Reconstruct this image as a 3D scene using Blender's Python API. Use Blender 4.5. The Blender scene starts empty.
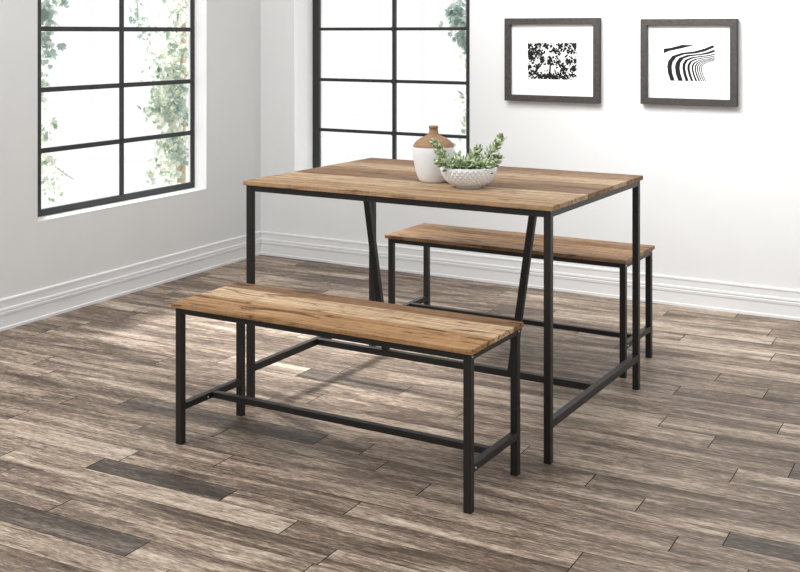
import bpy, bmesh, math, random
from mathutils import Vector, Matrix
random.seed(7)
C = bpy.context.scene.collection
sc = bpy.context.scene
PI = math.pi

# ------------------------------------------------------------------ materials
def new_mat(name):
    m = bpy.data.materials.new(name); m.use_nodes = True
    nt = m.node_tree; b = nt.nodes['Principled BSDF']
    return m, nt, b

def N(nt, typ, **kw):
    n = nt.nodes.new(typ)
    for k, v in kw.items():
        if k.startswith('i_'):
            n.inputs[k[2:].replace('_', ' ')].default_value = v
        else:
            setattr(n, k, v)
    return n

def ramp(nt, stops, interp='LINEAR'):
    r = nt.nodes.new('ShaderNodeValToRGB'); r.color_ramp.interpolation = interp
    els = r.color_ramp.elements
    while len(els) > 1: els.remove(els[0])
    els[0].position = stops[0][0]; els[0].color = (*stops[0][1], 1)
    for p, c in stops[1:]:
        e = els.new(p); e.color = (*c, 1)
    return r

def g(v): return (v, v, v)

def mixc(nt, mode, fac, a, b):
    n = nt.nodes.new('ShaderNodeMix'); n.data_type = 'RGBA'; n.blend_type = mode
    for idx, v in ((0, fac), (6, a), (7, b)):
        if hasattr(v, 'is_output'): nt.links.new(v, n.inputs[idx])
        elif isinstance(v, tuple): n.inputs[idx].default_value = (*v, 1) if len(v) == 3 else v
        else: n.inputs[idx].default_value = v
    return n.outputs[2]

def math_n(nt, op, a, b=None, c=None):
    n = nt.nodes.new('ShaderNodeMath'); n.operation = op
    for i, v in enumerate((a, b, c)):
        if v is None: continue
        if hasattr(v, 'is_output'): nt.links.new(v, n.inputs[i])
        else: n.inputs[i].default_value = v
    return n.outputs[0]

def plain(name, col, rough=.5, noise=0.0, scale=30, metallic=0.0, spec=.5, bump=0.0):
    m, nt, b = new_mat(name)
    b.inputs['Roughness'].default_value = rough
    b.inputs['Metallic'].default_value = metallic
    b.inputs['Specular IOR Level'].default_value = spec
    tc = N(nt, 'ShaderNodeTexCoord')
    nz = N(nt, 'ShaderNodeTexNoise', i_Scale=scale, i_Detail=4.0)
    nt.links.new(tc.outputs['Object'], nz.inputs['Vector'])
    lo = tuple(max(0, c * (1 - noise)) for c in col); hi = tuple(min(1, c * (1 + noise)) for c in col)
    r = ramp(nt, [(.3, lo), (.7, hi)])
    nt.links.new(nz.outputs['Fac'], r.inputs[0]); nt.links.new(r.outputs[0], b.inputs['Base Color'])
    if bump:
        bp = N(nt, 'ShaderNodeBump', i_Strength=bump, i_Distance=.001)
        nt.links.new(nz.outputs['Fac'], bp.inputs['Height']); nt.links.new(bp.outputs[0], b.inputs['Normal'])
    return m

M = {}
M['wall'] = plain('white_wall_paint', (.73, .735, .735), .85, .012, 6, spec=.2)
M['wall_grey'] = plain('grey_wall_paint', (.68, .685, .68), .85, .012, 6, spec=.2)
M['trim'] = plain('white_trim_paint', (.74, .74, .74), .42, .01, 5)
M['reveal'] = plain('brightened_reveal_paint', (.95, .95, .95), .6, .01, 5)  # near-pure white puts the window light on the lining into its colour
M['steel'] = plain('black_window_steel', (.014, .0145, .016), .42, .15, 40)
M['powder'] = plain('black_powder_coat', (.0125, .0115, .011), .42, .12, 120, bump=.1, spec=.4)
M['screw'] = plain('screw_metal', (.6, .6, .6), .3, .1, 50, metallic=.9)
M['ceramic'] = plain('white_ceramic', (.80, .825, .85), .38, .01, 20)
M['soil'] = plain('dark_soil', (.05, .045, .03), .95, .5, 200)
M['mat'] = plain('white_mat_board', (.86, .86, .86), .9, .01, 10, spec=.1)
M['paper'] = plain('print_paper', (.82, .82, .82), .8, .02, 20, spec=.1)
M['ink'] = plain('print_ink', (.010, .010, .011), .7, .2, 60, spec=.2)
M['gap'] = plain('plank_gap', (.035, .028, .024), .9, .2, 30, spec=.1)
M['bark'] = plain('ivy_bark', (.42, .34, .22), .9, .3, 30)

def leaf_mat(name, stops, scale, rough=.55, trans=0.0):
    m, nt, b = new_mat(name)
    tc = N(nt, 'ShaderNodeTexCoord'); nz = N(nt, 'ShaderNodeTexNoise', i_Scale=scale, i_Detail=2.0)
    nt.links.new(tc.outputs['Object'], nz.inputs['Vector'])
    r = ramp(nt, stops); nt.links.new(nz.outputs['Fac'], r.inputs[0])
    nt.links.new(r.outputs[0], b.inputs['Base Color']); b.inputs['Roughness'].default_value = rough
    if trans:
        t = N(nt, 'ShaderNodeBsdfTranslucent'); nt.links.new(r.outputs[0], t.inputs['Color'])
        mx = N(nt, 'ShaderNodeMixShader'); mx.inputs[0].default_value = trans
        nt.links.new(b.outputs[0], mx.inputs[1]); nt.links.new(t.outputs[0], mx.inputs[2])
        nt.links.new(mx.outputs[0], nt.nodes['Material Output'].inputs['Surface'])
    return m
M['ivy_dark'] = leaf_mat('ivy_leaf_deep', [(.3, (.16, .24, .21)), (.5, (.40, .50, .45)), (.68, (.72, .76, .70))], 9, trans=.5)
M['ivy_pale'] = leaf_mat('ivy_leaf_pale', [(.3, (.20, .28, .20)), (.46, (.55, .62, .52)), (.62, (.92, .93, .82))], 13, trans=.5)  # both leaf ramps are bleached, overexposed daylight put into the colour
M['succulent'] = leaf_mat('succulent_leaf', [(.34, (.10, .15, .04)), (.47, (.27, .36, .17)), (.60, (.66, .74, .55))], 70, .45)

# clay top of the vase
m, nt, b = new_mat('tan_clay'); M['clay'] = m
tc = N(nt, 'ShaderNodeTexCoord'); mp = N(nt, 'ShaderNodeMapping'); mp.inputs['Scale'].default_value = (20, 20, 140)
nz = N(nt, 'ShaderNodeTexNoise', i_Scale=1.0, i_Detail=5.0)
nt.links.new(tc.outputs['Object'], mp.inputs[0]); nt.links.new(mp.outputs[0], nz.inputs['Vector'])
r = ramp(nt, [(.3, (.24, .13, .066)), (.7, (.35, .21, .12))]); nt.links.new(nz.outputs['Fac'], r.inputs[0])
nt.links.new(r.outputs[0], b.inputs['Base Color']); b.inputs['Roughness'].default_value = .8

# grey-brown picture frame wood
m, nt, b = new_mat('grey_frame_wood'); M['framewood'] = m
tc = N(nt, 'ShaderNodeTexCoord'); nz = N(nt, 'ShaderNodeTexNoise', i_Scale=60.0, i_Detail=6.0, i_Distortion=1.0)
nt.links.new(tc.outputs['Object'], nz.inputs['Vector'])
r = ramp(nt, [(.3, (.024, .020, .018)), (.7, (.055, .047, .043))]); nt.links.new(nz.outputs['Fac'], r.inputs[0])
nt.links.new(r.outputs[0], b.inputs['Base Color']); b.inputs['Roughness'].default_value = .6

# clear window glass: mostly passes light, faint reflection
m, nt, b = new_mat('window_glass'); M['glass'] = m
nt.nodes.remove(b)
tr = N(nt, 'ShaderNodeBsdfTransparent'); gl = N(nt, 'ShaderNodeBsdfGlossy'); gl.inputs['Roughness'].default_value = .03
mx = N(nt, 'ShaderNodeMixShader'); mx.inputs[0].default_value = .03
nz = N(nt, 'ShaderNodeTexNoise', i_Scale=2.0); r = ramp(nt, [(.3, g(.99)), (.7, g(1.0))])
nt.links.new(nz.outputs['Fac'], r.inputs[0]); nt.links.new(r.outputs[0], tr.inputs['Color'])
nt.links.new(tr.outputs[0], mx.inputs[1]); nt.links.new(gl.outputs[0], mx.inputs[2])
nt.links.new(mx.outputs[0], nt.nodes['Material Output'].inputs['Surface'])

# weathered oak floor: tone and offset of each plank come from the face-corner attribute "plank"
m, nt, b = new_mat('weathered_oak_planks'); M['floor'] = m
tc = N(nt, 'ShaderNodeTexCoord'); at = N(nt, 'ShaderNodeAttribute', attribute_name='plank')
sp = N(nt, 'ShaderNodeSeparateColor'); nt.links.new(at.outputs['Color'], sp.inputs[0])
sx = N(nt, 'ShaderNodeSeparateXYZ'); nt.links.new(tc.outputs['Object'], sx.inputs[0])
ox = math_n(nt, 'MULTIPLY_ADD', sp.outputs[1], 37.0, sx.outputs[0]); oy = math_n(nt, 'MULTIPLY_ADD', sp.outputs[1], 91.0, sx.outputs[1])
cb = N(nt, 'ShaderNodeCombineXYZ'); nt.links.new(ox, cb.inputs[0]); nt.links.new(oy, cb.inputs[1])
def stretched(sxx, syy, detail, dist=0.0, rough=.55, off=0.0):
    mp = N(nt, 'ShaderNodeMapping'); mp.inputs['Scale'].default_value = (sxx, syy, 1); mp.inputs['Location'].default_value = (off, off * 2, off)
    nt.links.new(cb.outputs[0], mp.inputs[0])
    z = N(nt, 'ShaderNodeTexNoise', i_Scale=1.0, i_Detail=detail, i_Distortion=dist, i_Roughness=rough)
    nt.links.new(mp.outputs[0], z.inputs['Vector']); return z.outputs['Fac']
broad = stretched(1.3, 10, 5, 1.2, .6)
streak = stretched(4.5, 85, 5, .7, .65, 3)
fine = stretched(32, 190, 3, .4, .7, 9)
wisp = stretched(2.6, 42, 5, 1.4, .6, 23)
blot = stretched(4.5, 17, 3, 1.6, .5, 15)
a1 = math_n(nt, 'MULTIPLY', broad, .44); a2 = math_n(nt, 'MULTIPLY_ADD', streak, .23, a1); a3 = math_n(nt, 'MULTIPLY_ADD', fine, .33, a2)
tone = math_n(nt, 'MULTIPLY_ADD', sp.outputs[0], .15, -.075)
val = math_n(nt, 'ADD', a3, tone)
rc = ramp(nt, [(.38, (.08, .055, .038)), (.452, (.20, .150, .112)), (.50, (.355, .276, .209)), (.548, (.50, .41, .326)), (.615, (.68, .58, .475))])
nt.links.new(val, rc.inputs[0])
gr = mixc(nt, 'MULTIPLY', 1.0, rc.outputs[0], (.50, .52, .54))
gr1 = mixc(nt, 'MIX', sp.outputs[2], rc.outputs[0], gr)
rw = ramp(nt, [(.575, g(0)), (.64, g(1))]); nt.links.new(wisp, rw.inputs[0])
gr2 = mixc(nt, 'MULTIPLY', math_n(nt, 'MULTIPLY', rw.outputs[0], .7), gr1, (.42, .34, .28))
rb = ramp(nt, [(.56, g(0)), (.67, g(1))]); nt.links.new(blot, rb.inputs[0])
dk = math_n(nt, 'MULTIPLY', rb.outputs[0], .55)
fin = mixc(nt, 'MULTIPLY', dk, gr2, (.45, .38, .33))
nt.links.new(fin, b.inputs['Base Color'])
rr = ramp(nt, [(.3, g(.40)), (.7, g(.56))]); nt.links.new(streak, rr.inputs[0]); nt.links.new(rr.outputs[0], b.inputs['Roughness'])
b.inputs['Specular IOR Level'].default_value = .28
bp = N(nt, 'ShaderNodeBump', i_Strength=.25, i_Distance=.0015); nt.links.new(a3, bp.inputs['Height']); nt.links.new(bp.outputs[0], b.inputs['Normal'])

# reclaimed-wood boards: strips across local y, grain along local x
def board_mat(name, half, strips, seed, crack=.5):
    """strips: (y from, colour) front to back, y in metres"""
    m, nt, b = new_mat(name)
    tc = N(nt, 'ShaderNodeTexCoord'); sx = N(nt, 'ShaderNodeSeparateXYZ'); nt.links.new(tc.outputs['Object'], sx.inputs[0])
    wv = N(nt, 'ShaderNodeTexNoise', i_Scale=1.0, i_Detail=2.0)
    mw = N(nt, 'ShaderNodeMapping'); mw.inputs['Scale'].default_value = (3, 12, 3); mw.inputs['Location'].default_value = (seed, 0, 0)
    nt.links.new(tc.outputs['Object'], mw.inputs[0]); nt.links.new(mw.outputs[0], wv.inputs['Vector'])
    wob = math_n(nt, 'MULTIPLY_ADD', wv.outputs['Fac'], .012, -.006)
    yy = math_n(nt, 'ADD', sx.outputs[1], wob)
    t = math_n(nt, 'MULTIPLY_ADD', yy, 1 / (2 * half), .5)
    cr = ramp(nt, [(max(0, (y + half) / (2 * half)), c) for y, c in strips], 'CONSTANT')
    nt.links.new(t, cr.inputs[0])
    ids = ramp(nt, [(max(0, (y + half) / (2 * half)), g(.07 + .9 * ((i * .37) % 1))) for i, (y, c) in enumerate(strips)], 'CONSTANT')
    nt.links.new(t, ids.inputs[0])
    ox = math_n(nt, 'MULTIPLY_ADD', ids.outputs[0], 13.0, sx.outputs[0])
    cb = N(nt, 'ShaderNodeCombineXYZ'); nt.links.new(ox, cb.inputs[0]); nt.links.new(sx.outputs[1], cb.inputs[1]); nt.links.new(sx.outputs[2], cb.inputs[2])
    def st(a, c, detail, dist, rough, off):
        mp = N(nt, 'ShaderNodeMapping'); mp.inputs['Scale'].default_value = (a, c, c); mp.inputs['Location'].default_value = (off + seed, off * 1.7, off)
        nt.links.new(cb.outputs[0], mp.inputs[0])
        z = N(nt, 'ShaderNodeTexNoise', i_Scale=1.0, i_Detail=detail, i_Distortion=dist, i_Roughness=rough)
        nt.links.new(mp.outputs[0], z.inputs['Vector']); return z.outputs['Fac']
    grain = st(3.5, 70, 5, .8, .6, 2); fine = st(30, 340, 3, .2, .6, 5); saw = st(95, 14, 2, .4, .5, 8); dark = st(4.2, 22, 4, 1.8, .55, 11)
    s1 = math_n(nt, 'MULTIPLY', grain, .6); s2 = math_n(nt, 'MULTIPLY_ADD', fine, .25, s1); s3 = math_n(nt, 'MULTIPLY_ADD', saw, .15, s2)
    sh = ramp(nt, [(.36, (.40, .33, .28)), (.45, (.78, .75, .72)), (.52, (1.0, 1.0, 1.0)), (.62, (1.30, 1.32, 1.34))]); nt.links.new(s3, sh.inputs[0])
    c1 = mixc(nt, 'MULTIPLY', 1.0, cr.outputs[0], sh.outputs[0])
    kd = ramp(nt, [(.565, g(0)), (.64, g(1))]); nt.links.new(dark, kd.inputs[0])
    kf = math_n(nt, 'MULTIPLY', kd.outputs[0], crack)
    c2 = mixc(nt, 'MULTIPLY', kf, c1, (.30, .23, .18))
    # dark joint between strips
    jn = None
    for y, c in strips[1:]:
        dist = math_n(nt, 'ABSOLUTE', math_n(nt, 'SUBTRACT', yy, y))
        l = math_n(nt, 'LESS_THAN', dist, .0011)
        jn = l if jn is None else math_n(nt, 'MAXIMUM', jn, l)
    if jn is not None:
        c2 = mixc(nt, 'MULTIPLY', math_n(nt, 'MULTIPLY', jn, .6), c2, (.45, .36, .30))
    nt.links.new(c2, b.inputs['Base Color']); b.inputs['Roughness'].default_value = .6; b.inputs['Specular IOR Level'].default_value = .15
    bp = N(nt, 'ShaderNodeBump', i_Strength=.15, i_Distance=.0008); nt.links.new(s3, bp.inputs['Height']); nt.links.new(bp.outputs[0], b.inputs['Normal'])
    return m
TAN = (.39, .255, .145); LIGHT = (.46, .325, .20); BROWN = (.23, .133, .073); MID = (.30, .186, .104); ORANGE = (.345, .20, .096)
def sc_(strips, k): return [(y, tuple(v * k for v in c)) for y, c in strips]
M['table_board'] = board_mat('reclaimed_table_board', .4123, sc_([(-.4123, TAN), (-.285, LIGHT), (-.126, BROWN), (.02, MID), (.105, LIGHT), (.235, MID), (.33, BROWN)], .93), 1.3, .6)
M['bench_board'] = board_mat('reclaimed_bench_board', .1636, sc_([(-.1636, ORANGE), (-.03, (.50, .36, .225)), (.095, BROWN)], 1.02), 4.1, .85)
M['bench_board_back'] = board_mat('reclaimed_back_bench_board', .1636, sc_([(-.1636, MID), (-.06, ORANGE), (.03, BROWN), (.10, MID)], 1.0), 8.7, .7)

# ------------------------------------------------------------------ mesh helpers
def box(bm, x0, x1, y0, y1, z0, z1, mi=0):
    vs = [bm.verts.new((x, y, z)) for x in (x0, x1) for y in (y0, y1) for z in (z0, z1)]
    for f in ((0, 1, 3, 2), (4, 6, 7, 5), (0, 4, 5, 1), (2, 3, 7, 6), (0, 2, 6, 4), (1, 5, 7, 3)):
        fc = bm.faces.new([vs[i] for i in f]); fc.material_index = mi
    return vs

def bar(bm, p, q, wx, wy):
    """square tube from p to q; wx, wy = cross-section along x / y for mostly upright bars"""
    p = Vector(p); q = Vector(q)
    vs = []
    for c in (p, q):
        for sx, sy in ((-1, -1), (1, -1), (1, 1), (-1, 1)):
            vs.append(bm.verts.new((c.x + sx * wx / 2, c.y + sy * wy / 2, c.z)))
    for f in ((0, 3, 2, 1), (4, 5, 6, 7), (0, 1, 5, 4), (1, 2, 6, 5), (2, 3, 7, 6), (3, 0, 4, 7)):
        bm.faces.new([vs[i] for i in f])

def lathe(bm, prof, seg=64, fn=None, mi=0, z_mi=None):
    rings = []
    for k, (r, z) in enumerate(prof):
        ring = []
        for i in range(seg):
            a = 2 * PI * i / seg
            rr = r + (fn(a, k, r, z) if fn else 0)
            ring.append(bm.verts.new((rr * math.cos(a), rr * math.sin(a), z)))
        rings.append(ring)
    for k in range(len(rings) - 1):
        for i in range(seg):
            f = bm.faces.new((rings[k][i], rings[k][(i + 1) % seg], rings[k + 1][(i + 1) % seg], rings[k + 1][i])); f.smooth = True
            f.material_index = mi
    return rings

def tube(bm, pts, rad, seg=8):
    pts = [Vector(p) for p in pts]; rings = []
    for i, p in enumerate(pts):
        d = (pts[min(i + 1, len(pts) - 1)] - pts[max(i - 1, 0)]).normalized()
        u = d.orthogonal().normalized(); v = d.cross(u)
        r = rad[i] if isinstance(rad, (list, tuple)) else rad
        rings.append([bm.verts.new(p + (u * math.cos(2 * PI * k / seg) + v * math.sin(2 * PI * k / seg)) * r) for k in range(seg)])
    for a, c in zip(rings, rings[1:]):
        # keep the seam aligned between rings
        off = min(range(seg), key=lambda s: (c[s].co - a[0].co).length)
        for k in range(seg):
            f = bm.faces.new((a[k], a[(k + 1) % seg], c[(k + 1 + off) % seg], c[(k + off) % seg])); f.smooth = True
    bm.faces.new(rings[0][::-1]); bm.faces.new(rings[-1])

def obj(name, bm, mats, parent=None, bevel=0.0, loc=(0, 0, 0), segs=2):
    bmesh.ops.recalc_face_normals(bm, faces=bm.faces)
    me = bpy.data.meshes.new(name); bm.to_mesh(me); bm.free()
    for m_ in (mats if isinstance(mats, (list, tuple)) else [mats]): me.materials.append(m_)
    o = bpy.data.objects.new(name, me); C.objects.link(o); o.parent = parent; o.location = loc
    if bevel:
        md = o.modifiers.new('bevel', 'BEVEL'); md.width = bevel; md.segments = segs; md.limit_method = 'ANGLE'
    return o

def B(): return bmesh.new()

def thing(name, label, cat, loc=(0, 0, 0), rz=0.0, group=None, kind=None):
    o = bpy.data.objects.new(name, None); C.objects.link(o); o.location = loc; o.rotation_euler = (0, 0, rz); o.empty_display_size = .1
    if label: o['label'] = label
    if cat: o['category'] = cat
    if group: o['group'] = group
    if kind: o['kind'] = kind
    return o

def struct(o, label=None, cat=None):
    o['kind'] = 'structure'
    if label: o['label'] = label; o['category'] = cat
    return o

# ------------------------------------------------------------------ the room
# corner of the room at the origin: left wall runs towards -y, back wall runs towards +x
WX, WY = -.015, .015            # wall planes; the skirting stands proud of them
LO = dict(y0=-1.564, y1=-.39, z0=.427, z1=2.13)    # opening in the left wall
RO = dict(x0=.2225, x1=1.308, z0=.43, z1=2.13)       # opening in the back wall
LT, RT = .118, .27               # wall thickness
H = 4.0  # unseen upper walls raised high to block sun spilling onto the floor
BA, BY = -.030, .085           # the back wall is not quite square to the left one
def back(o):
    o.location = (0, BY, 0); o.rotation_euler = (0, 0, BA); return o
def on_back(x, y): return (math.cos(BA) * x - math.sin(BA) * y, BY + math.sin(BA) * x + math.cos(BA) * y)
bm = B()
YE = -7.0
box(bm, WX - LT, WX, YE, LO['y0'], 0, H); box(bm, WX - LT, WX, LO['y1'], WY + RT + .12, 0, H)
box(bm, WX - LT, WX, LO['y0'], LO['y1'], 0, LO['z0']); box(bm, WX - LT, WX, LO['y0'], LO['y1'], LO['z1'], H)
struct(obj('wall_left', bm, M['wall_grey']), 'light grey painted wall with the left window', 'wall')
bm = B()
XE = 6.4
box(bm, WX - .09, RO['x0'], WY, WY + RT, 0, H); box(bm, RO['x1'], XE, WY, WY + RT, 0, H)
box(bm, RO['x0'], RO['x1'], WY, WY + RT, 0, RO['z0']); box(bm, RO['x0'], RO['x1'], WY, WY + RT, RO['z1'], H)
struct(back(obj('wall_back', bm, M['wall'])), 'white back wall carrying the two framed pictures', 'wall')

# skirting: moulded profile (height, projection)
PROF = [(0, .016), (.011, .016), (.0135, .0105), (.060, .0095), (.0625, .0125), (.073, .0135), (.075, .0095), (.079, .0095), (.081, .0125), (.089, .0115), (.092, .0075), (.119, .007), (.121, .010), (.128, .0095), (.132, .002), (.132, 0)]
def skirting(name, a, d, nrm, label):
    bm = B(); rows = []
    for s, corner in ((0, True), (1, False)):
        row = []
        for z, pr in PROF:
            p = Vector(a) + Vector(nrm) * pr
            if corner: p += Vector(d).normalized() * pr          # mitre at the room corner
            else: p += Vector(d)
            row.append(bm.verts.new((p.x, p.y, z)))
        rows.append(row)
    for i in range(len(PROF) - 1):
        bm.faces.new((rows[0][i], rows[0][i + 1], rows[1][i + 1], rows[1][i]))
    return struct(obj(name, bm, M['trim']), label, 'baseboard')
skirting('baseboard_left', (WX, WY + BY, 0), (0, YE - WY, 0), (1, 0, 0), 'white moulded baseboard along the foot of the left wall')
back(skirting('baseboard_back', (WX, WY, 0), (XE - WX, 0, 0), (0, -1, 0), 'white moulded baseboard along the foot of the back wall'))

# floor: planks run along x; row edges and end joints follow the boards of the room
EDGES = [.42, .3, .17, .05, -.075, -.2, -.33, -.45, -.57, -.69, -.81, -.925, -1.035, -1.15, -1.26, -1.37, -1.485, -1.60, -1.712, -1.83, -1.945, -2.06, -2.16, -2.257, -2.345, -2.44, -2.54, -2.635, -2.72, -2.81, -2.9, -2.99, -3.085, -3.18]
while EDGES[-1] > -7.0: EDGES.append(EDGES[-1] - .105)
JOINTS = {  # keyed by the lower edge of the row
 -.075: [.33], -.33: [2.84, 1.2], -.925: [.167, 1.5], -1.035: [2.787, 1.9], -1.15: [2.976, 1.3], -1.485: [.428, 2.3], -1.60: [.225, 2.737, 1.55], -1.712: [1.43, 1.86, 2.92, 1.072],
 -1.83: [.875, 3.172, 2.137], -2.06: [.475, 1.5], -2.16: [2.69, 1.25], -2.257: [1.857, 2.86, 2.023, 1.08], -2.345: [2.125, 3.105, .90, 1.55], -2.44: [2.31, 1.3], -2.72: [1.382, 1.862, 2.818],
 -2.81: [2.117, 1.098, 3.3], -2.9: [2.289, 1.2], -3.085: [1.862, 3.0], -2.54: [3.187, 1.7], -2.635: [2.818, 2.2]}
DARK = [(-1.712, 1.43), (-2.72, 1.382), (-3.085, .5), (-2.345, 3.105), (-1.83, 3.172), (-2.257, 1.08)]
bm = B(); lay = bm.loops.layers.color.new('plank')
rng = random.Random(21)
def quad(x0, x1, y0, y1, z, col, mi):
    f = bm.faces.new([bm.verts.new(p) for p in ((x0, y0, z), (x1, y0, z), (x1, y1, z), (x0, y1, z))])
    f.material_index = mi
    for l in f.loops: l[lay] = col
quad(-.3, XE, -7.1, .4, -.0022, (0, 0, 0, 1), 1)
for e0, e1 in zip(EDGES, EDGES[1:]):
    js = list(JOINTS.get(round(e1, 3), []))
    known = bool(js)
    x = -.25
    allj = sorted(js)
    if known:
        lo, hi = allj[0], allj[-1]
        while lo > .1: lo -= rng.uniform(.55, .95); allj.append(lo)
        while hi < XE - .4: hi += rng.uniform(.55, .95); allj.append(hi)
        allj = sorted(j for j in allj if -.2 < j < XE - .05)
    else:
        x = -.25 + rng.uniform(.2, .8)
        while x < XE - .05: allj.append(x); x += rng.uniform(.6, 1.0)
    xs = [-.3] + allj + [XE]
    for a, c in zip(xs, xs[1:]):
        dark = any(abs(e1 - dy) < .002 and abs(a - dx) < .03 for dy, dx in DARK)
        if abs(e1 + 3.085) < .002 and abs(c - 1.862) < .01: dark = True
        tone = rng.gauss(.54, .15); tone = min(.8, max(.2, tone))
        if dark: tone = .45
        col = (tone, rng.random(), 1.0 if dark else max(0, rng.uniform(-.3, .3)), 1)
        quad(a + .0014, c - .0014, e1 + .0007, e0 - .0007, 0, col, 0)
struct(obj('floor', bm, [M['floor'], M['gap']]), 'weathered grey brown oak plank floor', 'floor')

# windows -------------------------------------------------------------
def window_left():
    t = thing('window_1', 'black steel grid window in the left grey wall', 'window', (0, 0, 0), kind='structure')
    X0, X1 = -.11, -.09                       # frame back / front
    bm = B()                                  # white lining of the opening and sloping-free sill board
    box(bm, WX - LT, WX + .0006, LO['y1'] - .0016, LO['y1'] + .004, LO['z0'] - .001, LO['z1'])
    box(bm, WX - LT + .001, X1, LO['y0'] - .004, -1.515, LO['z0'] - .001, LO['z1'])
    box(bm, WX - LT, WX + .0006, LO['y0'], LO['y1'], LO['z1'] - .0016, LO['z1'] + .004)
    obj('window_reveal', bm, M['reveal'], t)
    bm = B(); box(bm, WX - LT, WX + .0008, LO['y0'], LO['y1'], LO['z0'] - .0015, LO['z0'] + .003)
    obj('window_sill', bm, M['reveal'], t)
    zb, zt = LO['z0'] + .003, LO['z1']
    bm = B()
    box(bm, X0, X1, -1.515, -1.469, zb, zt); box(bm, X0, X1, -.407, -.39, zb, zt)
    box(bm, X0, X1, -1.469, -.407, zb, zb + .031); box(bm, X0, X1, -1.469, -.407, zt - .04, zt)
    obj('window_frame', bm, M['steel'], t, .003)
    bm = B(); box(bm, X0 + .002, X1 - .0005, -.950, -.935, zb + .031, zt - .04)
    for z in (.723, .996, 1.27, 1.543, 1.816): 
        box(bm, X0 + .004, X1 - .002, -1.469, -.950, z - .011, z + .011); box(bm, X0 + .004, X1 - .002, -.935, -.407, z - .011, z + .011)
    obj('glazing_bars', bm, M['steel'], t)
    bm = B(); box(bm, -.102, -.099, -1.469, -.407, zb + .03, zt - .04)
    obj('glass', bm, M['glass'], t)
window_left()
def window_right():
    t = back(thing('window_2', 'black steel grid window in the back wall behind the table', 'window', (0, 0, 0), kind='structure'))
    Y0, Y1 = .185, .207
    bm = B()
    box(bm, RO['x0'] - .004, RO['x0'] + .0016, WY - .0006, WY + RT, RO['z0'] - .001, RO['z1'])
    box(bm, 1.262, RO['x1'] + .004, Y0, WY + RT - .001, RO['z0'] - .001, RO['z1'])
    box(bm, RO['x0'], RO['x1'], WY - .0006, WY + RT, RO['z1'] - .0016, RO['z1'] + .004)
    obj('window_reveal', bm, M['reveal'], t)
    bm = B(); box(bm, RO['x0'], RO['x1'], WY - .0008, WY + RT, RO['z0'] - .0015, RO['z0'] + .003)
    obj('window_sill', bm, M['reveal'], t)
    zb, zt = RO['z0'] + .003, RO['z1']
    bm = B()
    box(bm, RO['x0'], .268, Y0, Y1, zb, zt); box(bm, 1.201, 1.262, Y0, Y1, zb, zt)
    box(bm, .268, 1.201, Y0, Y1, zb, zb + .031); box(bm, .268, 1.201, Y0, Y1, zt - .04, zt)
    obj('window_frame', bm, M['steel'], t, .003)
    bm = B(); box(bm, .750, .768, Y0 + .001, Y1 - .002, zb + .031, zt - .04)
    for z in (.704, .988, 1.274, 1.56, 1.84):
        box(bm, .268, .750, Y0 + .003, Y1 - .004, z - .0085, z + .0085); box(bm, .768, 1.201, Y0 + .003, Y1 - .004, z - .0085, z + .0085)
        lump = bmesh.ops.create_cone(bm, segments=20, radius1=.016, radius2=.014, depth=.008, cap_ends=True)['verts']
        bmesh.ops.rotate(bm, verts=lump, cent=(0, 0, 0), matrix=Matrix.Rotation(PI / 2, 3, 'X'))
        bmesh.ops.translate(bm, verts=lump, vec=(.759, Y0 - .002, z))
    obj('glazing_bars', bm, M['steel'], t)
    bm = B(); box(bm, .268, 1.201, .1945, .1975, zb + .03, zt - .04)
    obj('glass', bm, M['glass'], t)
window_right()

# ------------------------------------------------------------------ ivy outside the windows
def ivy_leaf(bm, p, nrm, up, s, mi):
    nrm = nrm.normalized(); u = up - nrm * up.dot(nrm)
    u = u.normalized() if u.length > 1e-4 else nrm.orthogonal().normalized(); v = nrm.cross(u)
    out = [(0, -.45), (.30, -.52), (.50, -.18), (.34, .02), (.42, .30), (.14, .24), (0, .62), (-.14, .24), (-.42, .30), (-.34, .02), (-.50, -.18), (-.30, -.52)]
    c = bm.verts.new(p + nrm * s * .08)
    vs = [bm.verts.new(p + v * a * s - u * b_ * s - nrm * abs(a) * s * .25) for a, b_ in out]
    for i in range(len(vs)):
        f = bm.faces.new((c, vs[i], vs[(i + 1) % len(vs)])); f.material_index = mi

def ivy(name, label, stems, leaves, mat_ids):
    """stems: polylines; leaves: (centre, spread, count, size) clouds"""
    t = thing(name, label, 'plant', (*stems[0][0][:2], 0), group=None)
    o = Vector(t.location)
    bm = B()
    for pts, r0, r1 in [(s[0:-2] if isinstance(s[-1], float) else s, s[-2], s[-1]) for s in stems]:
        n = len(pts); tube(bm, [Vector(p) - o for p in pts], [r0 + (r1 - r0) * i / (n - 1) for i in range(n)], 6)
    obj('stem', bm, M['bark'], t)
    bm = B()
    for c, spd, cnt, s, mi in leaves:
        for _ in range(int(cnt * 1.2)):
            p = Vector(c) + Vector((random.gauss(0, spd[0]), random.gauss(0, spd[1]), random.gauss(0, spd[2])))
            nrm = Vector((random.uniform(-.2, 1), random.uniform(-1.0, .2), random.uniform(-.3, .8)))
            up = Vector((random.uniform(-.7, .7), random.uniform(-.7, .7), 1))
            ivy_leaf(bm, p - o, nrm, up, s * random.uniform(.45, 1.0), mi)
    obj('leaves', bm, [M['ivy_dark'], M['ivy_pale']], t)
    return t

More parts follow.
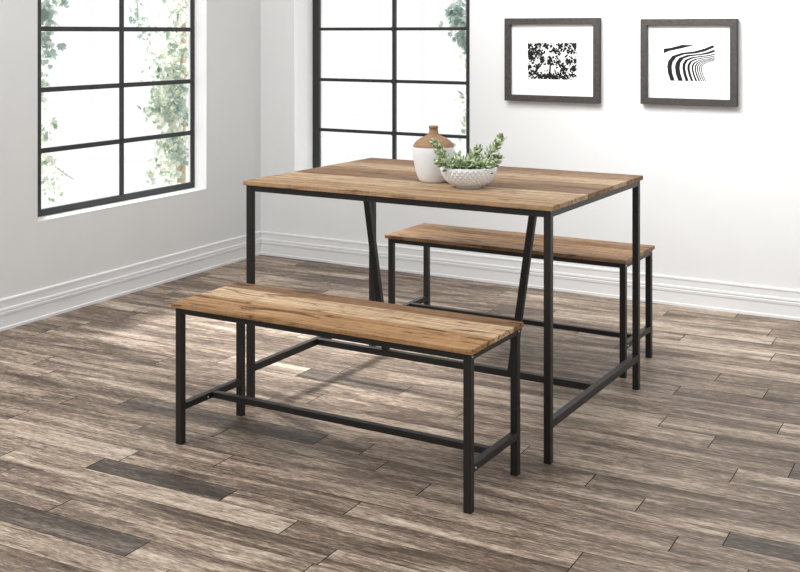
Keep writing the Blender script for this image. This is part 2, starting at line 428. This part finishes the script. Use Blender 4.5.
# vine at the left edge of the left window
st = [[(-.26, -1.36, 0), (-.25, -1.35, .5), (-.26, -1.32, 1.0), (-.25, -1.34, 1.4), (-.26, -1.33, 2.2), .008, .004],
      [(-.25, -1.335, .70), (-.25, -1.27, .66), (-.25, -1.20, .60), (-.25, -1.11, .545), .003, .0015],
      [(-.25, -1.33, 1.55), (-.25, -1.24, 1.50), (-.25, -1.17, 1.38), .003, .0015]]
lv = [((-.25, -1.32, 1.52), (.03, .045, .09), 60, .06, 0), ((-.25, -1.30, 1.34), (.02, .03, .03), 26, .06, 0), ((-.25, -1.29, 1.22), (.02, .028, .05), 26, .055, 0), ((-.25, -1.31, 1.12), (.02, .02, .05), 14, .05, 0),
      ((-.25, -1.31, 1.00), (.02, .014, .05), 16, .035, 1), ((-.25, -1.30, .88), (.02, .02, .05), 18, .035, 1), ((-.25, -1.23, .835), (.01, .014, .02), 4, .04, 1), ((-.25, -1.30, .76), (.02, .018, .04), 16, .035, 1),
      ((-.25, -1.29, .66), (.02, .022, .03), 18, .04, 1), ((-.25, -1.20, .60), (.01, .035, .018), 9, .032, 1), ((-.25, -1.27, .54), (.02, .03, .03), 22, .035, 1), ((-.25, -1.20, .47), (.02, .02, .02), 8, .032, 1),
      ((-.25, -1.17, 1.40), (.01, .012, .02), 6, .045, 0), ((-.25, -1.20, 1.47), (.01, .03, .03), 10, .045, 1)]
ivy('climbing_ivy', 'thin climbing ivy vine outside the left edge of the left window', st, lv, None)
# bushy ivy at the right edge of the left window
st = [[(-.42, -.10, 0), (-.42, -.09, .6), (-.42, -.085, 1.2), (-.42, -.09, 2.2), .022, .016],
      [(-.40, -.12, .2), (-.40, -.17, .6), (-.40, -.2, 1.0), (-.4, -.15, 1.4), (-.4, -.2, 1.9), .010, .005],
      [(-.42, -.18, 1.62), (-.42, -.38, 1.66), (-.42, -.46, 1.58), (-.42, -.47, 1.42), (-.42, -.46, 1.28), .004, .0015]]
lv = [((-.40, -.17, 1.30), (.05, .06, .06), 46, .045, 1), ((-.40, -.15, 1.40), (.05, .07, .05), 26, .045, 1), ((-.40, -.22, 1.14), (.05, .055, .07), 90, .045, 1), ((-.40, -.24, 1.02), (.05, .055, .06), 90, .045, 1),
      ((-.40, -.26, .90), (.05, .06, .06), 120, .045, 1), ((-.38, -.20, .86), (.04, .05, .08), 90, .045, 0), ((-.40, -.30, .82), (.04, .04, .05), 60, .045, 1), ((-.40, -.24, .76), (.04, .05, .03), 60, .045, 1),
      ((-.40, -.22, .62), (.04, .05, .05), 90, .045, 1), ((-.38, -.17, .58), (.04, .04, .06), 80, .045, 0), ((-.40, -.29, .55), (.03, .03, .04), 30, .042, 1), ((-.40, -.25, .46), (.04, .07, .03), 40, .04, 1),
      ((-.42, -.46, 1.40), (.02, .02, .06), 14, .045, 0), ((-.42, -.46, 1.32), (.02, .025, .02), 10, .045, 0), ((-.42, -.43, 1.245), (.02, .025, .02), 6, .035, 0)]
ivy('climbing_ivy', 'dense bushy ivy on a post outside the right edge of the left window', st, lv, None)
# vine at the right edge of the back window
st = [[(1.16, .34, 0), (1.17, .34, .5), (1.16, .34, 1.0), (1.17, .34, 1.5), (1.15, .34, 2.2), .008, .004]]
lv = [((1.12, .34, 1.40), (.035, .02, .04), 26, .05, 0), ((1.11, .34, 1.33), (.035, .02, .03), 34, .055, 0), ((1.14, .34, 1.27), (.02, .02, .03), 14, .05, 0), ((1.13, .34, 1.22), (.025, .02, .02), 20, .055, 0), ((1.16, .34, 1.17), (.012, .02, .03), 10, .05, 0),
      ((1.15, .34, 1.08), (.015, .02, .04), 8, .045, 1), ((1.17, .34, .98), (.010, .02, .05), 9, .04, 1), ((1.12, .34, .91), (.010, .01, .015), 3, .055, 1), ((1.15, .34, .85), (.02, .02, .03), 12, .042, 1), ((1.15, .34, .72), (.02, .02, .05), 14, .04, 1), ((1.15, .34, .58), (.02, .02, .05), 10, .04, 1)]
st = [[(p[0] - .022, p[1] + .05, p[2]) for p in st[0][:-2]] + st[0][-2:]]
lv = [((p[0] - .03, p[1] + .05, p[2]), *r_) for p, *r_ in lv]
ivy('climbing_ivy', 'thin ivy vine outside the right edge of the back window', st, lv, None)

# ------------------------------------------------------------------ furniture
def disc(bm, c, nrm, r, d):
    v = bmesh.ops.create_cone(bm, segments=12, radius1=r, radius2=r * .7, depth=d, cap_ends=True)['verts']
    bmesh.ops.rotate(bm, verts=v, cent=(0, 0, 0), matrix=Vector((0, 0, 1)).rotation_difference(Vector(nrm)).to_matrix())
    bmesh.ops.translate(bm, verts=v, vec=c)

S = .022
def frame_set(t, L, W, Htop, TH, ins, legw, rail_z, rail_h, apron_h):
    """legs, apron, side rails, long stretcher"""
    hx, hy = L / 2 - ins, W / 2 - ins
    zt = Htop - TH
    for sx in (-1, 1):
        for sy in (-1, 1):
            bm = B(); cx, cy = sx * (hx - legw / 2), sy * (hy - legw / 2)
            box(bm, cx - legw / 2, cx + legw / 2, cy - legw / 2, cy + legw / 2, 0, zt)
            obj('leg', bm, M['powder'], t, .0015)
    bm = B()
    for sy in (-1, 1):
        y0, y1 = sorted((sy * hy, sy * (hy - legw)))
        box(bm, -hx + legw, hx - legw, y0 + .0006, y1 - .0006, zt - apron_h, zt)
    for sx in (-1, 1):
        x0, x1 = sorted((sx * hx, sx * (hx - legw)))
        box(bm, x0 + .0006, x1 - .0006, -hy + legw, hy - legw, zt - apron_h, zt)
    obj('top_frame', bm, M['powder'], t, .0012)
    for sx in (-1, 1):
        x0, x1 = sorted((sx * hx, sx * (hx - legw)))
        bm = B(); box(bm, x0 + .0006, x1 - .0006, -hy + legw, hy - legw, rail_z, rail_z + rail_h)
        obj('side_rail', bm, M['powder'], t, .0012)
    bm = B(); box(bm, -hx + legw, hx - legw, -S / 2, S / 2, rail_z + .0008, rail_z + rail_h - .0008)
    obj('stretcher', bm, M['powder'], t, .0012)
    return hx, hy, zt

def slab(name, L, W, z0, z1, mat, t):
    bm = B(); box(bm, -L / 2, L / 2, -W / 2, W / 2, z0, z1)
    return obj(name, bm, mat, t, .0015)

TL, TW = 1.1266, .8245
t = thing('dining_table', 'industrial dining table with reclaimed wood top and black metal frame', 'table', (2.0097, -1.6376, 0), -.0334)
slab('table_top', TL, TW, .735, .75, M['table_board'], t)
hx, hy, zt = frame_set(t, TL, TW, .75, .015, .008, S, .100, .024, .020)
bm = B(); box(bm, -hx + S, hx - S, -S / 2, S / 2, zt - .02, zt - .0005)
obj('centre_rail', bm, M['powder'], t, .0012)
for s in (-1, 1):
    bm = B(); bar(bm, (s * .246, 0, .1232), (s * .333, 0, zt - .0195), .0235, .020)
    obj('brace', bm, M['powder'], t, .0012)

BL_, BW_, BH_ = 1.0153, .3271, .4298
def bench(label, loc, rz, mat):
    t = thing('dining_bench', label, 'bench', loc, rz, 'benches of the dining set')
    st_ = slab('seat', BL_ + .007, BW_ + .003, BH_ - .014, BH_, mat, t); st_.location.x = -.0025
    hx, hy, zt = frame_set(t, BL_, BW_, BH_, .014, .006, S, .102, .020, .018)
    for c, n in (((hx + .0008, -hy + .011, zt - .009), (1, 0, 0)), ((hx + .0008, hy - .011, zt - .009), (1, 0, 0)), ((hx + .0008, -hy + .03, .112), (1, 0, 0)), ((-hx + S + .0005, -.03, .111), (1, 0, 0))):
        bm = B(); disc(bm, c, n, .0032, .0022); obj('screw', bm, M['screw'], t)
bench('reclaimed wood bench in front of the dining table, nearest the viewer', (1.9937, -2.3049, 0), -.0304, M['bench_board'])
bench('reclaimed wood bench behind the dining table, nearest the back wall', (2.0004, -.9866, 0), -.036, M['bench_board_back'])

# ------------------------------------------------------------------ things on the table
def on_table(x, y):
    a = -.0334; return (2.0097 + math.cos(a) * x - math.sin(a) * y, -1.6376 + math.sin(a) * x + math.cos(a) * y, .75)

t = thing('bottle_vase', 'white bottle vase with tan clay shoulder and narrow neck, behind the bowl', 'vase', on_table(.007, -.107))
body = [(0, 0), (.040, 0), (.046, .002), (.051, .010), (.060, .035), (.0665, .065), (.0700, .092), (.0708, .108), (.0698, .1185)]
bm = B(); lathe(bm, body, 64); obj('body', bm, M['ceramic'], t)
neck = [(.0698, .1185), (.0660, .1275), (.0580, .1375), (.0450, .1465), (.0310, .1530), (.0215, .1585), (.0165, .1650), (.0148, .1730), (.0143, .1800), (.0158, .1808), (.0163, .1850), (.0158, .1880), (.0120, .1884), (.0112, .1800), (.0110, .155)]
bm = B(); lathe(bm, neck, 64); obj('neck', bm, M['clay'], t)

# textured bowl with a succulent growing in it
RZ = math.radians(28.46)
t = thing('potted_succulent', 'green succulent growing in a white dimpled bowl on the table', 'potted plant', on_table(.171, -.170), RZ)
prof = []
ctrl = [(0, .0005), (.030, .0), (.0405, .0), (.0415, .0045), (.0425, .0065)]
prof += ctrl
NB = 44
P0, P1, P2, P3 = (.0425, .0065), (.068, .013), (.0865, .034), (.0915, .0665)
for i in range(1, NB + 1):
    u = i / NB; w = 1 - u
    prof.append(tuple(w**3 * P0[k] + 3 * w * w * u * P1[k] + 3 * w * u * u * P2[k] + u**3 * P3[k] for k in (0, 1)))
start = len(ctrl)
prof += [(.0905, .0682), (.0885, .0675), (.0865, .062), (.080, .050)]
NS = 32
def dimple(a, k, r, z):
    i = k - start + 1
    if i < 3 or i > NB - 2: return 0
    v = i / (NB / 9.0); u = a * NS / (2 * PI)
    best = 0
    for du in (0, .5):
        uu = (u + du) % 1 - .5; vv = (v + (0 if du == 0 else 1)) % 2 - 1
        best = max(best, 1 - (abs(uu) / .5 + abs(vv) / 1.0))
    return .0042 * best ** .8
bm = B(); lathe(bm, prof, NS * 8, dimple); obj('bowl', bm, M['ceramic'], t)
bm = B(); lathe(bm, [(0.0, .060), (.03, .061), (.06, .060), (.083, .056)], 40); obj('soil', bm, M['soil'], t)

def fleshy(bm, p, d, up, ln, wd, th):
    d = d.normalized(); s = d.cross(up)
    s = s.normalized() if s.length > 1e-4 else d.orthogonal().normalized(); n = s.cross(d)
    prof = [(.0, .28), (.18, .62), (.42, .98), (.65, .92), (.84, .55), (.96, .16)]
    rings = []
    for q, r in prof:
        c = p + d * ln * q + n * (q * q * ln * .16)
        rings.append([bm.verts.new(c + s * math.cos(a) * r * wd + n * math.sin(a) * r * th) for a in [2 * PI * k / 8 for k in range(8)]])
    tip = bm.verts.new(p + d * ln + n * ln * .16)
    for a, c in zip(rings, rings[1:]):
        for k in range(8):
            f = bm.faces.new((a[k], a[(k + 1) % 8], c[(k + 1) % 8], c[k])); f.smooth = True
    for k in range(8):
        f = bm.faces.new((rings[-1][k], rings[-1][(k + 1) % 8], tip)); f.smooth = True
    bm.faces.new(rings[0][::-1])

def sprig(pts, leaf, nodes):
    pts = [Vector(p) for p in pts]
    bm = B(); tube(bm, pts, [.0032] * (len(pts) - 1) + [.0018], 6)
    st = obj('succulent_stem', bm, M['succulent'], t)
    seg = [(pts[i + 1] - pts[i]).length for i in range(len(pts) - 1)]; tot = sum(seg)
    bm = B(); a0 = random.uniform(0, PI)
    for k in range(nodes):
        u = (k + .6) / nodes * tot; i = 0
        while i < len(seg) - 1 and u > seg[i]: u -= seg[i]; i += 1
        d = (pts[i + 1] - pts[i]).normalized(); p = pts[i] + d * min(u, seg[i])
        e = d.orthogonal().normalized()
        frac = k / max(1, nodes - 1)
        for j in range(3):
            a = a0 + k * 1.05 + j * 2 * PI / 3 + random.uniform(-.25, .25)
            side = Matrix.Rotation(a, 3, d) @ e
            dr = side * (1.1 - .35 * frac) + d * (.22 + .70 * frac) + Vector((random.uniform(-.12, .12),) * 3)
            L = leaf * 1.25 * random.uniform(.8, 1.15) * (1.0 - .2 * frac)
            fleshy(bm, p, dr, d, L, L * .25, L * .10)
    for j in range(3):
        side = Matrix.Rotation(j * 2.1, 3, d) @ e
        fleshy(bm, pts[-1], d + side * .35, side, leaf * .7, leaf * .17, leaf * .1)
    obj('leaves', bm, M['succulent'], st)
sprig([(-.040, -.02, .060), (-.060, -.025, .084), (-.082, -.03, .104), (-.100, -.03, .126), (-.110, -.028, .142)], .029, 9)
sprig([(-.045, -.035, .060), (-.070, -.05, .080), (-.092, -.055, .088)], .029, 5)
sprig([(-.03, -.03, .060), (-.034, -.045, .078), (-.036, -.05, .088)], .028, 5)
sprig([(.002, -.01, .060), (.006, -.015, .085), (.016, -.012, .106), (.026, -.006, .124)], .028, 7)
sprig([(-.005, -.04, .060), (-.008, -.055, .078), (-.006, -.062, .088)], .028, 5)
sprig([(.012, .03, .060), (.018, .04, .09), (.030, .045, .108)], .026, 6)
sprig([(.045, -.01, .060), (.054, -.015, .086), (.070, -.014, .110), (.086, -.010, .134), (.100, -.006, .156)], .029, 10)
sprig([(.04, -.04, .060), (.050, -.055, .078), (.062, -.06, .086)], .028, 5)
sprig([(.06, .0, .060), (.078, -.01, .080), (.094, -.012, .096)], .028, 6)
sprig([(.030, -.02, .060), (.030, -.04, .076), (.028, -.05, .084)], .026, 4)
sprig([(-.02, .03, .060), (-.03, .035, .08), (-.032, .04, .092)], .026, 4)

# ------------------------------------------------------------------ pictures on the back wall
def picture(label, x0, x1, z0, z1, mx0, mx1, mz0, mz1, px0, px1, pz0, pz1, kind):
    D = .034
    cx, cz = (x0 + x1) / 2, (z0 + z1) / 2
    t = thing('framed_picture', label, 'picture', (*on_back(cx, WY), cz), BA, 'framed pictures on the back wall')
    X = lambda v: v - cx
    Z = lambda v: v - cz
    bm = B()
    o_ = [(X(x0), Z(z0)), (X(x1), Z(z0)), (X(x1), Z(z1)), (X(x0), Z(z1))]
    w = .030
    i_ = [(X(x0) + w, Z(z0) + w), (X(x1) - w, Z(z0) + w), (X(x1) - w, Z(z1) - w), (X(x0) + w, Z(z1) - w)]
    ob = [bm.verts.new((a, 0, c)) for a, c in o_]; of = [bm.verts.new((a, -D, c)) for a, c in o_]
    jf = [bm.verts.new((a, -D, c)) for a, c in i_]; jb = [bm.verts.new((a, -.004, c)) for a, c in i_]
    for k in range(4):
        n = (k + 1) % 4
        bm.faces.new((ob[k], ob[n], of[n], of[k])); bm.faces.new((of[k], of[n], jf[n], jf[k])); bm.faces.new((jf[k], jf[n], jb[n], jb[k])); bm.faces.new((jb[k], jb[n], ob[n], ob[k]))
    obj('frame', bm, M['framewood'], t, .0015)
    bm = B(); box(bm, X(x0) + w - .004, X(x1) - w + .004, -.012, -.003, Z(z0) + w - .004, Z(z1) - w + .004)
    obj('mount', bm, M['mat'], t)
    bm = B()
    W_, H_ = px1 - px0, pz1 - pz0
    yb, yf = -.0126, -.0130
    def poly(pts, y, mi):
        f = bm.faces.new([bm.verts.new((X(px0) + u * W_, y, Z(pz0) + v * H_)) for u, v in pts]); f.material_index = mi
    poly([(0, 0), (1, 0), (1, 1), (0, 1)], yb, 0)
    cl = lambda v: min(1, max(0, v))
    if kind == 'stripes':
        KEY = [(.137, [(.137, 0), (.085, .22), (.072, .40), (.09, .54), (.17, .69), (.36, .78), (.6, .82), (.8, .90), (.97, 1.0)]),
               (.205, [(.205, 0), (.155, .22), (.145, .38), (.165, .52), (.24, .66), (.40, .74), (.62, .77), (.8, .83), (.99, .95)]),
               (.29, [(.29, 0), (.24, .20), (.225, .38), (.24, .50), (.31, .64), (.46, .72), (.7, .75), (.85, .80), (1, .88)]),
               (.366, [(.366, 0), (.315, .20), (.30, .36), (.315, .50), (.38, .63), (.52, .695), (.74, .73), (.87, .76), (1, .83)]),
               (.435, [(.435, 0), (.39, .20), (.37, .36), (.38, .48), (.43, .59), (.55, .66), (.74, .70), (.87, .72), (1, .765)]),
               (.84, [(.84, 0), (.785, .16), (.755, .28), (.75, .36), (.77, .43), (.81, .48), (.87, .52), (.93, .54), (1, .56)])]
        XB = [.137, .222, .29, .384, .435, .496, .538, .588, .627, .665, .688, .719, .736, .760, .779, .801, .818, .838]
        def curve(x):
            for (xa, a), (xc, c) in zip(KEY, KEY[1:]):
                if x <= xc:
                    s_ = (x - xa) / (xc - xa); return [tuple(p + (q - p) * s_ for p, q in zip(u, v)) for u, v in zip(a, c)]
            return KEY[-1][1]
        for k in range(0, 18, 2):
            a, c = curve(XB[k]), curve(XB[k + 1])
            for q in range(len(a) - 1):
                poly([a[q], c[q], c[q + 1], a[q + 1]], yf, 1)
        poly([(0, .76), (.12, .83), (.35, .90), (.62, 1), (.36, 1), (.15, .92), (0, .89)], yf, 1)
    else:
        rg = random.Random(5)
        def blob(u, v, r, k=7):
            poly([(cl(u + r * math.cos(2 * PI * i / k) * rg.uniform(.4, 1.2)), cl(v + r * 1.35 * math.sin(2 * PI * i / k) * rg.uniform(.4, 1.2))) for i in range(k)], yf - rg.uniform(0, .0003), 1)
        def trunk(a, c, w0, w1):
            poly([(a[0] - w0, a[1]), (a[0] + w0, a[1]), (c[0] + w1, c[1]), (c[0] - w1, c[1])], yf, 1)
        for a, c in (((.12, .12), (.33, .50)), ((.45, 0), (.47, .52)), ((.84, .02), (.60, .48)), ((.0, .55), (.2, .62)), ((.95, .65), (.72, .68))): trunk(a, c, .022, .012)
        crowns = [(.03, .93, .10), (.22, .95, .10), (.80, .95, .10), (.97, .93, .08), (.55, .78, .07), (.03, .33, .06), (.97, .5, .07), (.75, .30, .06), (.20, .32, .06), (.36, .05, .10), (.75, .05, .10), (.55, .03, .08), (.02, .7, .08), (.12, .80, .15), (.40, .92, .13), (.66, .88, .11), (.90, .78, .13), (.30, .52, .10), (.47, .55, .09), (.62, .47, .10), (.84, .52, .11), (.10, .58, .09), (.08, .12, .10), (.25, .10, .10), (.45, .12, .10), (.64, .14, .10), (.88, .12, .13), (.94, .32, .08), (.22, .70, .10)]
        for u, v, r in crowns:
            for _ in range(34):
                a = rg.uniform(0, 2 * PI); q = abs(rg.gauss(0, .75)) * r
                blob(u + q * math.cos(a), v + q * math.sin(a) * 1.3, rg.uniform(.012, .034), 7)
            for _ in range(9):
                a = rg.uniform(0, 2 * PI); e = (u + r * 1.1 * math.cos(a), v + r * 1.4 * math.sin(a)); dx, dy = -math.sin(a) * .008, math.cos(a) * .008
                poly([(cl(u - dx), cl(v - dy)), (cl(u + dx), cl(v + dy)), (cl(e[0]), cl(e[1]))], yf - rg.uniform(0, .0003), 1)
    obj('print', bm, [M['paper'], M['ink']], t)
picture('grey-framed black and white print of tree crowns, nearer the window', 1.517, 2.009, .917, 1.324, 0, 0, 0, 0, 1.634, 1.889, 1.026, 1.204, 'trees')
picture('grey-framed black and white print of curving stripes, farther from the window', 2.211, 2.652, .922, 1.316, 0, 0, 0, 0, 2.315, 2.550, 1.032, 1.197, 'stripes')

# ------------------------------------------------------------------ light
w = bpy.data.worlds.new('bright_overcast'); sc.world = w; w.use_nodes = True
bg = w.node_tree.nodes['Background']; nt = w.node_tree
# overcast sky: bright towards the two window sides, calmer towards the open side of the room
tc = N(nt, 'ShaderNodeTexCoord'); vm = nt.nodes.new('ShaderNodeVectorMath'); vm.operation = 'DOT_PRODUCT'; vm.inputs[1].default_value = (-.66, .75, 0)
nt.links.new(tc.outputs['Generated'], vm.inputs[0])
mr = nt.nodes.new('ShaderNodeMapRange'); mr.interpolation_type = 'SMOOTHSTEP'
for k_, v_ in ((1, -.25), (2, .45), (3, .95), (4, 1.06)): mr.inputs[k_].default_value = v_
nt.links.new(vm.outputs['Value'], mr.inputs[0]); nt.links.new(mr.outputs[0], bg.inputs['Strength'])
bg.inputs['Color'].default_value = (1, 1, 1, 1)

def area(name, loc, target, size, power, col=(1, 1, 1), sy=None):
    l = bpy.data.lights.new(name, 'AREA'); l.energy = power; l.size = size; l.color = col
    if sy: l.shape = 'RECTANGLE'; l.size_y = sy
    o = bpy.data.objects.new(name, l); C.objects.link(o); o.location = loc
    o.rotation_euler = (Vector(target) - Vector(loc)).to_track_quat('-Z', 'Y').to_euler()
    return o
area('key_light', (.5, -3.4, 2.9), (2.2, -1.6, .2), .9, 55)
wl = area('back_wall_fill', (1.9, -1.45, 2.35), (3.15, 0, 1.6), 1.5, 37, sy=.35); wl.data.spread = math.radians(120)  # unseen lamp added to brighten the right part of the back wall
area('corner_fill', (2.5, -2.4, 2.9), (.1, -.2, .9), 1.2, 9)  # unseen soft lamp added to lift the dim room corner
l = bpy.data.lights.new('sun', 'SUN'); l.energy = 9; l.angle = math.radians(9)
o = bpy.data.objects.new('sun', l); C.objects.link(o); o.location = (-3, 0, 3)
o.rotation_euler = Vector((.70, -.22, -.68)).to_track_quat('-Z', 'Y').to_euler()

# ------------------------------------------------------------------ camera
cam = bpy.data.cameras.new('camera'); co = bpy.data.objects.new('camera', cam); C.objects.link(co)
cam.sensor_width = 36; cam.lens = 1126.553 / 800 * 36; cam.shift_x = 0; cam.shift_y = -(286 - 33.37) / 800
co.location = (3.7232, -5.1366, 1.2497); co.rotation_euler = (PI / 2, 0, math.radians(28.4627))
cam.clip_start = .05
sc.camera = co
sc.view_settings.view_transform = 'Standard'; sc.view_settings.look = 'None'
sc.view_settings.exposure = 0; sc.view_settings.gamma = 1
sc.cycles.use_denoising = True
sc.cycles.max_bounces = 8; sc.cycles.transparent_max_bounces = 16
